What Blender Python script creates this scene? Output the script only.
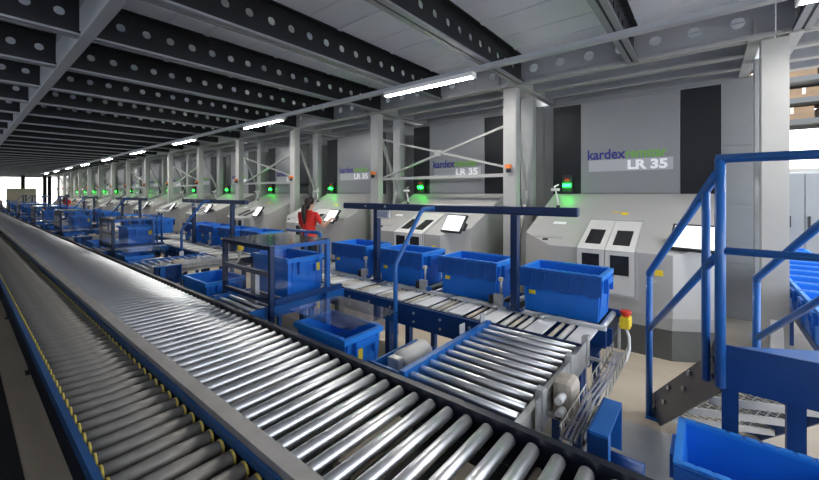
import bpy, bmesh, math, random
from mathutils import Vector, Matrix
random.seed(7)
for o in list(bpy.data.objects): bpy.data.objects.remove(o)
S = bpy.context.scene
C = S.collection
PI = math.pi

# ---------------------------------------------------------------- camera, world, exposure
H = 1.70
cd = bpy.data.cameras.new('camera'); cam = bpy.data.objects.new('camera', cd); C.objects.link(cam)
cd.sensor_width = 36; cd.sensor_fit = 'HORIZONTAL'
cd.lens = 36 * 367 / 819
cd.shift_y = -46.5 / 819
cd.clip_start = .02; cd.clip_end = 300
cam.location = (0, 0, H)
cam.rotation_euler = (PI / 2, 0, -math.radians(50.9))
S.camera = cam
W = bpy.data.worlds.new('world'); S.world = W; W.use_nodes = True
W.node_tree.nodes['Background'].inputs[0].default_value = (.80, .88, 1, 1)
W.node_tree.nodes['Background'].inputs[1].default_value = 1.55
vs = S.view_settings
vs.view_transform = 'Standard'; vs.look = 'None'; vs.gamma = 1; vs.use_curve_mapping = False
vs.exposure = 1.45
LAMP = 42.0

# ---------------------------------------------------------------- materials
def mat(name, col, rough=.5, metal=0, var=.12, scale=6, bump=0, emit=None, es=0, spec=.5, coat=0):
    m = bpy.data.materials.new(name); m.use_nodes = True
    nt = m.node_tree; b = nt.nodes['Principled BSDF']
    b.inputs['Roughness'].default_value = rough
    b.inputs['Metallic'].default_value = metal
    b.inputs['Specular IOR Level'].default_value = spec
    b.inputs['Coat Weight'].default_value = coat
    c = (*col, 1)
    if var > 0:
        tc = nt.nodes.new('ShaderNodeTexCoord'); n = nt.nodes.new('ShaderNodeTexNoise')
        n.inputs['Scale'].default_value = scale; n.inputs['Detail'].default_value = 6
        nt.links.new(tc.outputs['Object'], n.inputs['Vector'])
        r = nt.nodes.new('ShaderNodeValToRGB')
        r.color_ramp.elements[0].position = .3; r.color_ramp.elements[1].position = .7
        r.color_ramp.elements[0].color = (*[x * (1 - var) for x in col], 1)
        r.color_ramp.elements[1].color = (*[min(1, x * (1 + var)) for x in col], 1)
        nt.links.new(n.outputs['Fac'], r.inputs['Fac'])
        nt.links.new(r.outputs['Color'], b.inputs['Base Color'])
        rr = nt.nodes.new('ShaderNodeMapRange')
        rr.inputs['To Min'].default_value = max(.03, rough * .85); rr.inputs['To Max'].default_value = min(1, rough * 1.2)
        nt.links.new(n.outputs['Fac'], rr.inputs['Value']); nt.links.new(rr.outputs['Result'], b.inputs['Roughness'])
        if bump:
            bp = nt.nodes.new('ShaderNodeBump'); bp.inputs['Strength'].default_value = bump; bp.inputs['Distance'].default_value = .01
            nt.links.new(n.outputs['Fac'], bp.inputs['Height']); nt.links.new(bp.outputs['Normal'], b.inputs['Normal'])
    else:
        b.inputs['Base Color'].default_value = c
    if emit:
        b.inputs['Emission Color'].default_value = (*emit, 1); b.inputs['Emission Strength'].default_value = es
    return m
def plexi(name, tint, gloss=.10):
    m = bpy.data.materials.new(name); m.use_nodes = True; nt = m.node_tree
    nt.nodes.remove(nt.nodes['Principled BSDF']); out = nt.nodes['Material Output']
    tr = nt.nodes.new('ShaderNodeBsdfTransparent'); tr.inputs[0].default_value = (*tint, 1)
    gl = nt.nodes.new('ShaderNodeBsdfGlossy'); gl.inputs['Roughness'].default_value = .08
    lw = nt.nodes.new('ShaderNodeLayerWeight'); lw.inputs[0].default_value = .5
    fr = nt.nodes.new('ShaderNodeMath'); fr.operation = 'POWER'; fr.inputs[1].default_value = 5
    nt.links.new(lw.outputs['Facing'], fr.inputs[0])
    ad = nt.nodes.new('ShaderNodeMath'); ad.operation = 'ADD'; ad.inputs[1].default_value = gloss; ad.use_clamp = True
    mx = nt.nodes.new('ShaderNodeMixShader')
    nt.links.new(fr.outputs[0], ad.inputs[0]); nt.links.new(ad.outputs[0], mx.inputs[0])
    nt.links.new(tr.outputs[0], mx.inputs[1]); nt.links.new(gl.outputs[0], mx.inputs[2])
    nt.links.new(mx.outputs[0], out.inputs[0]); return m
M = {
 'steel': mat('steel_roller', (.88, .88, .89), .37, 1, .02, 3),
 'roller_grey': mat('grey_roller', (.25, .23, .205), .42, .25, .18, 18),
 'rail_steel': mat('rail_steel', (.52, .49, .46), .45, .5, .15, 8),
 'galv': mat('galvanised', (.55, .55, .54), .42, .6, .15, 10),
 'blue': mat('blue_paint', (.014, .125, .42), .35, 0, .10, 5, coat=.2),
 'navy': mat('navy_paint', (.005, .022, .085), .38, 0, .12, 5),
 'frameblack': mat('black_frame_paint', (.006, .009, .020), .4, 0, .15, 5),
 'railblue_shaded': mat('blue_paint_shaded', (.016, .085, .25), .38, 0, .12, 5),  # the blue paint darkened, dim left side put into the colour
 'deepblue': mat('deep_blue_paint', (.006, .045, .18), .40, 0, .12, 5),
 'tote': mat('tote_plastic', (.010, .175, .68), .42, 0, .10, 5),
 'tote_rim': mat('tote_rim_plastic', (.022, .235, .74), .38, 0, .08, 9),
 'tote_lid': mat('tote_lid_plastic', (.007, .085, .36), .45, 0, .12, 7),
 'yellow': mat('yellow_label', (.85, .62, .03), .5, 0, .1, 20),
 'ring': mat('yellow_ring', (.62, .47, .10), .5, 0, .12, 30),
 'white': mat('white_paint', (.78, .77, .75), .45, 0, .06, 6),
 'offwhite': mat('off_white_paint', (.66, .645, .62), .45, 0, .05, 3),
 'mach': mat('machine_grey', (.43, .42, .405), .42, 0, .04, 2),
 'mach_low': mat('machine_lower_grey', (.40, .40, .395), .5, 0, .05, 2),
 'panel': mat('panel_grey', (.23, .23, .236), .33, .25, .04, 2),
 'band': mat('band_grey', (.40, .40, .42), .35, .1, .03, 2),
 'black': mat('black_gloss', (.010, .011, .013), .35, 0, .02, 3, spec=.25),
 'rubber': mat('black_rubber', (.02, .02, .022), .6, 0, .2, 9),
 'plinth': mat('plinth_grey', (.090, .090, .085), .5, 0, .1, 4),
 'column': mat('column_grey', (.42, .415, .395), .42, .1, .05, 3),
 'frame': mat('frame_grey', (.43, .435, .425), .45, .2, .08, 4),
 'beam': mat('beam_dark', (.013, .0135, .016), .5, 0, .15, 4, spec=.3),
 'flange': mat('flange_grey', (.26, .265, .28), .42, .5, .1, 6),
 'beamgrey': mat('beam_grey', (.40, .41, .43), .42, .3, .06, 4),
 'deck': mat('deck_sheet', (.82, .85, .93), .42, .1, .03, .6),
 'wall': mat('wall_sheet', (.28, .285, .285), .45, .1, .05, 1.5),
 'hallwall': mat('hall_wall', (.82, .81, .77), .6, 0, .04, .5),
 'farwall': mat('far_wall', (.30, .295, .28), .7, 0, .05, .5),
 'blocker': mat('light_blocker', (.10, .095, .085), .7, 0, .1, .6),  # for the added light blocker on the left
 'beige': mat('beige_plastic', (.62, .54, .42), .5, 0, .12, 12),
 'gearbox': mat('gearbox_beige', (.46, .40, .33), .45, 0, .25, 14),
 'motor': mat('motor_white', (.68, .655, .60), .42, 0, .10, 9),
 'hole': mat('dark_glass', (.022, .022, .023), .18, 0, .2, 5),
 'red': mat('red_plastic', (.70, .04, .02), .4, 0, .08, 9),
 'orange': mat('orange_plastic', (.80, .20, .03), .4, 0, .08, 9),
 'cable': mat('grey_cable', (.30, .31, .36), .5, 0, .08, 20),
 'wire': mat('wire_zinc', (.42, .40, .35), .35, .7, .1, 20),
 'mat': mat('floor_mat', (.40, .40, .39), .6, 0, .1, 4),
 'shirt': mat('red_shirt', (.72, .030, .022), .75, 0, .12, 9),
 'trouser': mat('dark_trousers', (.02, .022, .03), .8, 0, .2, 9),
 'skin': mat('skin', (.62, .37, .26), .5, 0, .06, 12),
 'hair': mat('dark_hair', (.022, .014, .010), .42, 0, .3, 40),
 'carton': mat('carton', (.24, .15, .08), .7, 0, .25, 3),
 'stringer': mat('stringer_grey', (.13, .13, .15), .38, .5, .1, 5),
 'cream': mat('cream_panel', (.62, .58, .42), .6, 0, .06, 2),
 'navytext': mat('navy_print', (.012, .014, .19), .4, 0, 0),
 'greentext': mat('green_print', (.16, .40, .06), .4, 0, 0),
 'whitetext': mat('white_print', (.93, .93, .94), .4, 0, 0),
 'screen': mat('lit_screen', (.7, .7, .7), .2, 0, 0, emit=(.93, .97, 1), es=.6),
 'lcd': mat('dim_display', (.10, .11, .16), .2, 0, 0, emit=(.25, .28, .4), es=.12),
 'green_led': mat('green_lamp', (.02, .4, .05), .3, 0, 0, emit=(.004, 1, .02), es=15),
 'red_led': mat('red_lamp_off', (.35, .03, .02), .25, 0, 0, emit=(1, .06, .02), es=.04),
 'tube': mat('lamp_diffuser', (.9, .9, .9), .4, 0, 0, emit=(1, .985, .95), es=LAMP),
 'daylight': mat('daylight_panel', (.9, .9, .9), .5, 0, 0, emit=(1, .97, .90), es=1.2),
 'smoke': plexi('smoky_plastic', (.86, .86, .87), .16),
 'plexi': plexi('clear_plastic', (.96, .965, .975), .03),
}
def floor_mat():
    m = bpy.data.materials.new('concrete_floor'); m.use_nodes = True; nt = m.node_tree; b = nt.nodes['Principled BSDF']
    tc = nt.nodes.new('ShaderNodeTexCoord')
    mp = nt.nodes.new('ShaderNodeMapping'); mp.inputs['Scale'].default_value = (1, .35, 1)
    n = nt.nodes.new('ShaderNodeTexNoise'); n.inputs['Scale'].default_value = 2.2; n.inputs['Detail'].default_value = 8
    n2 = nt.nodes.new('ShaderNodeTexNoise'); n2.inputs['Scale'].default_value = 26; n2.inputs['Detail'].default_value = 4
    nt.links.new(tc.outputs['Object'], mp.inputs[0]); nt.links.new(mp.outputs[0], n.inputs['Vector']); nt.links.new(tc.outputs['Object'], n2.inputs['Vector'])
    r = nt.nodes.new('ShaderNodeValToRGB'); r.color_ramp.elements[0].position = .32; r.color_ramp.elements[1].position = .68
    r.color_ramp.elements[0].color = (.47, .395, .295, 1); r.color_ramp.elements[1].color = (.62, .535, .42, 1)
    mx = nt.nodes.new('ShaderNodeMix'); mx.data_type = 'RGBA'; mx.blend_type = 'MULTIPLY'; mx.inputs[0].default_value = .18
    nt.links.new(n.outputs['Fac'], r.inputs[0]); nt.links.new(r.outputs[0], mx.inputs[6]); nt.links.new(n2.outputs['Color'], mx.inputs[7])
    nt.links.new(mx.outputs[2], b.inputs['Base Color']); b.inputs['Roughness'].default_value = .42
    return m
M['floor'] = floor_mat()

# ---------------------------------------------------------------- mesh builder
class MB:
    def __init__(s): s.v = []; s.f = []; s.mi = []; s.sm = []
    def add(s, vs, fs, mi=0, smooth=False):
        k = len(s.v); s.v += [tuple(v) for v in vs]
        for f in fs: s.f.append(tuple(i + k for i in f)); s.mi.append(mi); s.sm.append(smooth)
        return s
    def box(s, x0, x1, y0, y1, z0, z1, mi=0, mt=None):
        vs = [Vector((x, y, z)) for z in (z0, z1) for y in (y0, y1) for x in (x0, x1)]
        if mt is not None: vs = [mt @ v for v in vs]
        return s.add(vs, [(0, 2, 3, 1), (4, 5, 7, 6), (0, 1, 5, 4), (2, 6, 7, 3), (0, 4, 6, 2), (1, 3, 7, 5)], mi)
    def bbox(s, x0, x1, y0, y1, z0, z1, b=.01, mi=0, mt=None):      # box with bevelled edges
        bm = bmesh.new(); bmesh.ops.create_cube(bm, size=1)
        for v in bm.verts: v.co = Vector(((x0 + x1) / 2 + v.co.x * (x1 - x0), (y0 + y1) / 2 + v.co.y * (y1 - y0), (z0 + z1) / 2 + v.co.z * (z1 - z0)))
        bmesh.ops.bevel(bm, geom=bm.edges[:], offset=b, segments=2, affect='EDGES', profile=.5)
        if mt is not None: bm.transform(mt)
        bm.verts.index_update()
        s.add([v.co.copy() for v in bm.verts], [[v.index for v in f.verts] for f in bm.faces], mi, False); bm.free(); return s
    def bar(s, p, q, w, h, mi=0, up=(0, 0, 1)):                     # rectangular bar between two points
        p = Vector(p); q = Vector(q); d = (q - p).normalized(); u = Vector(up)
        if abs(d.dot(u)) > .98: u = Vector((1, 0, 0))
        a = d.cross(u).normalized() * w / 2; b = a.cross(d).normalized() * h / 2
        vs = [e + i * a + j * b for e in (p, q) for i, j in ((-1, -1), (1, -1), (1, 1), (-1, 1))]
        return s.add(vs, [(3, 2, 1, 0), (4, 5, 6, 7), (0, 1, 5, 4), (1, 2, 6, 5), (2, 3, 7, 6), (3, 0, 4, 7)], mi)
    def sweep(s, pts, r, n=10, mi=0):
        pts = [Vector(p) for p in pts]; rs = r if isinstance(r, (list, tuple)) else [r] * len(pts)
        rings = []; prev = None
        for i, p in enumerate(pts):
            if i == 0: t = pts[1] - p
            elif i == len(pts) - 1: t = p - pts[i - 1]
            else: t = (pts[i + 1] - p).normalized() + (p - pts[i - 1]).normalized()
            t.normalize()
            if prev is None:
                u = Vector((0, 0, 1)) if abs(t.z) < .9 else Vector((1, 0, 0))
                a = t.cross(u).normalized()
            else: a = (prev - t * prev.dot(t)).normalized()
            prev = a; b = t.cross(a)
            k = 1.0
            if 0 < i < len(pts) - 1:
                cs = t.dot((p - pts[i - 1]).normalized()); k = 1 / max(.6, cs)
            rings.append([p + (a * math.cos(2 * PI * j / n) + b * math.sin(2 * PI * j / n)) * rs[i] * (k if n < 40 else 1) for j in range(n)])
        vs = [v for rg in rings for v in rg]; fs = []
        for i in range(len(rings) - 1):
            for j in range(n):
                fs.append((i * n + j, i * n + (j + 1) % n, (i + 1) * n + (j + 1) % n, (i + 1) * n + j))
        k0 = len(s.f); s.add(vs, fs, mi, True)
        base = len(s.v) - len(vs)
        s.f.append(tuple(base + j for j in reversed(range(n)))); s.mi.append(mi); s.sm.append(False)
        s.f.append(tuple(base + (len(rings) - 1) * n + j for j in range(n))); s.mi.append(mi); s.sm.append(False)
        return s
    def cyl(s, p, q, r, n=12, mi=0): return s.sweep([p, q], r, n, mi)
    def prism(s, poly, fn, a, b, mi=0):                             # fn(u, v, w) -> point, poly in (u, v), extruded w from a to b
        n = len(poly); vs = [fn(u, v, a) for u, v in poly] + [fn(u, v, b) for u, v in poly]
        fs = [tuple(reversed(range(n))), tuple(range(n, 2 * n))] + [(i, (i + 1) % n, n + (i + 1) % n, n + i) for i in range(n)]
        return s.add(vs, fs, mi)
    def ball(s, c, rx, ry, rz, nu=12, nv=8, mi=0):
        vs = [(c[0], c[1], c[2] - rz)]
        for i in range(1, nv):
            th = PI * i / nv
            for j in range(nu):
                ph = 2 * PI * j / nu
                vs.append((c[0] + rx * math.sin(th) * math.cos(ph), c[1] + ry * math.sin(th) * math.sin(ph), c[2] - rz * math.cos(th)))
        vs.append((c[0], c[1], c[2] + rz)); L = len(vs) - 1; fs = []
        for j in range(nu):
            fs.append((0, 1 + (j + 1) % nu, 1 + j)); fs.append((L, L - nu + j, L - nu + (j + 1) % nu))
            for i in range(nv - 2):
                a = 1 + i * nu + j; b = 1 + i * nu + (j + 1) % nu; fs.append((a, b, b + nu, a + nu))
        return s.add(vs, fs, mi, True)
    def mesh(s, name, mats):
        me = bpy.data.meshes.new(name); me.from_pydata(s.v, [], s.f)
        for m in (mats if isinstance(mats, (list, tuple)) else [mats]): me.materials.append(M[m])
        me.polygons.foreach_set('material_index', s.mi); me.polygons.foreach_set('use_smooth', s.sm)
        me.update()
        bm = bmesh.new(); bm.from_mesh(me); bmesh.ops.recalc_face_normals(bm, faces=bm.faces); bm.to_mesh(me); bm.free()
        return me
    def build(s, name, mats, parent=None, loc=(0, 0, 0)):
        return link(name, s.mesh(name, mats), parent, loc)
def link(name, me, parent=None, loc=(0, 0, 0)):
    o = bpy.data.objects.new(name, me); C.objects.link(o); o.location = loc
    if parent is not None: o.parent = parent
    return o
def tag(o, label=None, cat=None, group=None, kind=None):
    if label: o['label'] = label
    if cat: o['category'] = cat
    if group: o['group'] = group
    if kind: o['kind'] = kind
    return o
def thing(name, label, cat, loc=(0, 0, 0), rz=0, group=None):
    o = bpy.data.objects.new(name, None); C.objects.link(o); o.location = loc; o.rotation_euler = (0, 0, rz)
    o.empty_display_size = .1
    return tag(o, label, cat, group)
def struct(name, mb, mats, parent=None): return tag(mb.build(name, mats, parent), kind='structure')
KIDS = {}
def copy_tree(o, loc=None, rz=None, label=None, parent=None):
    c = o.copy(); C.objects.link(c)
    if parent is not None: c.parent = parent
    if loc is not None: c.location = loc
    if rz is not None: c.rotation_euler = (0, 0, rz)
    if label: c['label'] = label
    for ch in [k for k in o.children]: copy_tree(ch, parent=c)
    return c
ORD = ['nearest', 'second', 'third', 'fourth', 'fifth', 'sixth', 'seventh', 'eighth', 'ninth', 'tenth', 'eleventh', 'twelfth', 'thirteenth', 'fourteenth', 'fifteenth', 'sixteenth', 'seventeenth']
def text_mesh(txt, width, height, off=0.0):
    cu = bpy.data.curves.new('lettering', 'FONT'); cu.body = txt; cu.offset = off; cu.extrude = .0015 / max(height, .01)
    ob = bpy.data.objects.new('lettering', cu); C.objects.link(ob)
    bpy.context.view_layer.update()
    me = bpy.data.meshes.new_from_object(ob.evaluated_get(bpy.context.evaluated_depsgraph_get()))
    bpy.data.objects.remove(ob)
    xs = [v.co.x for v in me.vertices]; ys = [v.co.y for v in me.vertices]
    sx = width / (max(xs) - min(xs)); x0 = min(xs); sy = height / max(ys)
    for v in me.vertices: v.co = Vector((v.co.z * -.8 * height, -(v.co.x - x0) * sx, v.co.y * sy))   # faces -X, reads towards -Y
    return me

# ---------------------------------------------------------------- shell
PITCH = 2.805; YC = .88; NB = 14            # machine bays
ZB = 3.27; ZD = 3.67                         # underside of beams, underside of deck
YEND = 52
struct('floor', MB().box(-8, 20, -8, YEND + 2, -.1, 0), 'floor')
ceil = struct('ceiling', MB().box(-6, 7.2, -4, YEND, ZD + .05, ZD + .12), 'deck')
x = -6
while x < 7.15:
    w = min(.94, 7.2 - x)
    MB().box(x + .006, x + w - .006, -4, YEND, ZD, ZD + .045).box(x + .40, x + .46, -4, YEND, ZD - .012, ZD).build('deck_panel', 'deck', ceil)
    x += .94
# perforated joists
def joist(L, hp=.235, hr=.043, first=.12, zb=ZB, zt=ZD, fl=.13, web_mat=0):
    mb = MB(); t = .006; zc = zb + .215; n = 12; a0, a1 = zc - hp / 2, zc + hp / 2
    nh = int((L - first) / hp); edges = [0]
    x0 = first
    sq = [(-1, -1), (-.33, -1), (.33, -1), (1, -1), (1, -.33), (1, .33), (1, 1), (.33, 1), (-.33, 1), (-1, 1), (-1, .33), (-1, -.33)]
    for i in range(nh):
        cx = x0 + hp * (i + .5)
        if cx + hp / 2 > L: break
        for y, flip in ((-t, 0), (t, 1)):
            o = [(cx + a * hp / 2, y, zc + b * hp / 2) for a, b in sq]
            inn = [(cx + hr * math.cos(math.atan2(b, a)), y, zc + hr * math.sin(math.atan2(b, a))) for a, b in sq]
            mb.add(o + inn, [(j, (j + 1) % n, n + (j + 1) % n, n + j) for j in range(n)])
        inn0 = [(cx + hr * math.cos(math.atan2(b, a)), -t, zc + hr * math.sin(math.atan2(b, a))) for a, b in sq]
        inn1 = [(p[0], t, p[2]) for p in inn0]
        mb.add(inn0 + inn1, [(j, (j + 1) % n, n + (j + 1) % n, n + j) for j in range(n)])
        xe = cx + hp / 2
    mb.box(0, x0, -t, t, a0, a1); mb.box(xe, L, -t, t, a0, a1)
    mb.box(0, L, -t, t, zb + .02, a0); mb.box(0, L, -t, t, a1, zt - .012)
    mb.box(0, L, -fl / 2, fl / 2, zt - .014, zt)                       # top flange
    mb.box(0, L, -fl / 2, -.012, zb, zb + .022, 1).box(0, L, .012, fl / 2, zb, zb + .022, 1).box(0, L, -.012, .012, zb + .008, zb + .022)
    mb.box(0, L, -fl / 2, -fl / 2 + .005, zb + .022, zb + .045).box(0, L, fl / 2 - .005, fl / 2, zb + .022, zb + .045)
    k = 0.1
    while k < L - .1:                                                   # bolt heads below the top flange
        mb.box(k - .006, k + .006, -t - .008, -t, zt - .060, zt - .048); k += .118
    return mb
XG = .82; XE = 5.16
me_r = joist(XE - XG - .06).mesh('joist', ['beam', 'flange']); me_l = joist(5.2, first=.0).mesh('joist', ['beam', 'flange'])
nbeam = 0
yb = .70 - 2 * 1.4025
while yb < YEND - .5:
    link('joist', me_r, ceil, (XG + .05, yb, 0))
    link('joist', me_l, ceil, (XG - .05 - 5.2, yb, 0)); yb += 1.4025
for gx in (XG, -4.4):
    mb = MB(); mb.box(gx - .05, gx + .05, -4, YEND, ZB - .012, ZB + .01).box(gx - .012, gx + .012, -4, YEND, ZB + .01, ZD).box(gx - .05, gx + .05, -4, YEND, ZD - .015, ZD)
    mb.build('girder', 'beamgrey', ceil)
# perforated edge beam, one length per bay, and the joists behind it that run along the machine row
je = MB(); jj = joist(PITCH - .01, hp=.36, hr=.062, first=.1, zb=ZB, zt=ZD - .03, fl=.11)
je.v = [(XE - p[1], p[0], p[2]) for p in jj.v]; je.f = jj.f; je.mi = jj.mi; je.sm = jj.sm
me_e = je.mesh('edge_beam', ['beamgrey', 'column'])
jb = MB()
jb.box(-.004, .004, 0, PITCH - .30, ZB + .02, ZB + .20).box(-.05, .05, 0, PITCH - .30, ZB, ZB + .02, 1)
for i in range(6): jb.cyl((-.006, .3 + i * .38, ZB + .11), (-.004, .3 + i * .38, ZB + .11), .035, 10)
me_j = jb.mesh('edge_joist', ['beamgrey', 'column'])
Y0c = YC - PITCH / 2                       # first column
for k in range(-1, NB + 3):
    y = Y0c + k * PITCH
    link('edge_beam', me_e, ceil, (0, y, 0))
    for xj in (5.70, 6.24, 6.72): link('edge_joist', me_j, ceil, (xj, y + .15, 0))
cb = MB(); cb.box(XE - .05, 6.95, -.05, .05, ZB - .012, ZB + .012).box(XE - .05, 6.95, -.006, .006, ZB + .01, ZB + .2)
me_c = cb.mesh('cross_beam', 'column')
for k in range(0, NB + 3):
    y = Y0c + k * PITCH
    for s in (-1, 1): link('cross_beam', me_c, ceil, (0, y + s * .15, 0))

# walls and a light blocker
wr = struct('wall_right', MB().box(6.66, 6.72, -.50, YEND, 0, ZB), 'wall')
for k in range(-1, NB + 3):
    for z0, z1 in ((0, .75), (.755, 1.55), (1.555, 2.35), (2.355, 3.25)):
        y0 = max(-.5, Y0c + k * PITCH + .004); y1 = Y0c + (k + 1) * PITCH - .004
        if y1 > y0 + .1: MB().box(6.645, 6.66, y0, y1, z0, z1).build('wall_panel', 'wall', wr)
we = struct('wall_end', MB().box(-8, 7.2, YEND, YEND + .2, 0, 4.2), 'hallwall')
struct('light_blocker_left', MB().box(-2.6, -2.5, -5, YEND, 0, 2.4), 'blocker')  # added out of view: keeps low side light off the floor and left rail
wf = struct('wall_far', MB().box(19, 19.2, -16, 12, 0, 9), 'farwall')
win1 = struct('window_1', MB().box(2.5, 7.0, YEND - .06, YEND - .02, .3, 3.25), 'daylight')
for xx in (2.5, 4.0, 5.5, 7.0): MB().box(xx - .04, xx + .04, YEND - .1, YEND - .01, .2, 3.3).build('mullion', 'frame', win1)
win2 = struct('window_2', MB().box(18.93, 18.97, -9, 2, 2.6, 5.2), 'daylight')
for yy in (-9, -6.2, -3.4, -.6, 2): MB().box(18.88, 18.98, yy - .05, yy + .05, 2.5, 5.3).build('mullion', 'white', win2)

# ---------------------------------------------------------------- lamps on their trunking rail
XL = 4.05
tag(MB().box(XL - .035, XL + .035, -4, 40, ZB - .055, ZB - .002).box(XL - .042, XL + .042, -4, 40, ZB - .060, ZB - .055).build('light_trunking', 'beamgrey'),
    'long grey trunking rail under the dark ceiling joists that carries the lamps', 'rail')
lm = MB(); lm.box(-.054, .054, -.73, .73, -.03, 0).box(-.054, -.047, -.73, .73, -.056, -.03).box(.047, .054, -.73, .73, -.056, -.03)
lt = MB(); lt.bbox(-.044, .044, -.72, .72, -.065, -.028, .012)
lh = lm.mesh('lamp_housing', 'white'); ld = lt.mesh('diffuser', 'tube')
ec = MB().box(-.054, .054, -.745, -.730, -.067, 0).box(-.054, .054, .730, .745, -.067, 0).mesh('end_caps', 'white')
for i in range(10):
    y = -1.27 + i * 4.27
    t = thing('strip_lamp', '%s lit white strip lamp along the ceiling rail, counted from the viewer' % ['cut off by the top right corner, a', 'nearest whole'][i] if i < 2 else '%s lit white strip lamp along the ceiling rail, counted from the viewer' % ORD[i - 1], 'lamp', (XL, y, ZB - .060), group='strip lamps')
    link('lamp_housing', lh, t); link('diffuser', ld, t); link('end_caps', ec, t)
    if i == 0: t['label'] = 'lit white strip lamp cut off by the top right picture edge'

# ---------------------------------------------------------------- upright frames of the mezzanine
def chan(mb, x0, x1, y, w, z0, z1):
    mb.box(x0, x0 + .012, y - w / 2, y + w / 2, z0, z1)
    for s in (-1, 1):
        mb.box(x0 + .012, x1, y + s * w / 2 - .006, y + s * w / 2 + .006, z0, z1)
        mb.box(x1 - .012, x1, y + s * w / 2 - s * .06, y + s * w / 2 - s * .006, z0, z1)
    return mb
def frame_proto():
    t = thing('upright_frame', 'x', 'column', (XE, 0, 0), group='grey steel upright frames')
    fc = chan(MB(), 0, .14, 0, .195, 0.012, ZB - .012).build('front_column', 'column', t)
    rc = chan(MB(), .67, .80, 0, .195, 0.012, ZB - .012).build('rear_column', 'frame', t)
    MB().box(-.05, .2, -.14, .14, 0, .012).build('base_plate', 'galv', t); MB().box(.62, .85, -.14, .14, 0, .012).build('base_plate', 'galv', t)
    zz = [.45, 1.75, 3.0]
    for i in range(2):
        a, b = (.69, .12) if i % 2 else (.12, .69)
        MB().bar((a, 0, zz[i]), (b, 0, zz[i + 1]), .04, .055, up=(0, 1, 0)).build('diagonal_brace', 'column', t)
    MB().bar((.1, 0, .5), (.7, 0, .5), .04, .05).build('strut', 'column', t)
    return t
fp = frame_proto()
bh = MB().bbox(-.075, 0, -.04, .04, 0, .06, .008).mesh('beacon_lamp', 'orange'); bl = MB().cyl((-.04, 0, -.06), (-.04, 0, 0), .035, 12).mesh('beacon_base', 'rubber')
for k in range(0, NB + 2):
    y = Y0c + k * PITCH
    lab = 'grey steel upright frame at the blue staircase, foremost column' if k == 0 else '%s grey steel upright frame from the staircase, between the machines' % ORD[k]
    if k == 0: t = fp; fp.location = (XE, y, 0); fp['label'] = lab
    else: t = copy_tree(fp, (XE, y, 0), label=lab)
    if k > 0:
        b = link('beacon', bh, t, (0, 0, 2.07)); link('beacon_base', bl, b)
MB().add([(0, -.06, 0), (0, .06, 0), (-.05, .05, 0), (-.05, -.05, 0), (0, -.045, .42), (0, .045, .42), (-.012, .04, .42), (-.012, -.04, .42)],
         [(0, 1, 2, 3), (4, 7, 6, 5), (0, 4, 5, 1), (1, 5, 6, 2), (2, 6, 7, 3), (3, 7, 4, 0)]).build('foot_gusset', 'white', fp, (-.001, -.01, .012))
for k in range(1, NB + 1, 2):
    y0 = Y0c + k * PITCH + .1; y1 = y0 + PITCH - .2
    t = thing('cross_bracing', 'crossed grey braces over the %s machine from the staircase' % ORD[k], 'brace', (XE + .15, y0, 0), group='crossed braces')
    L = y1 - y0
    MB().bar((0, 0, 2.10), (0, L, 2.76), .03, .045, up=(1, 0, 0)).build('diagonal', 'column', t)
    MB().bar((.035, 0, 2.76), (.035, L, 2.02), .03, .045, up=(1, 0, 0)).build('diagonal', 'column', t)
    MB().bar((.0, 0, 1.985), (.0, L, 1.985), .05, .05).build('strut', 'column', t)
    MB().box(.005, .045, L / 2 - .07, L / 2 + .07, 2.36, 2.46).build('gusset', 'frame', t)

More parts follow.
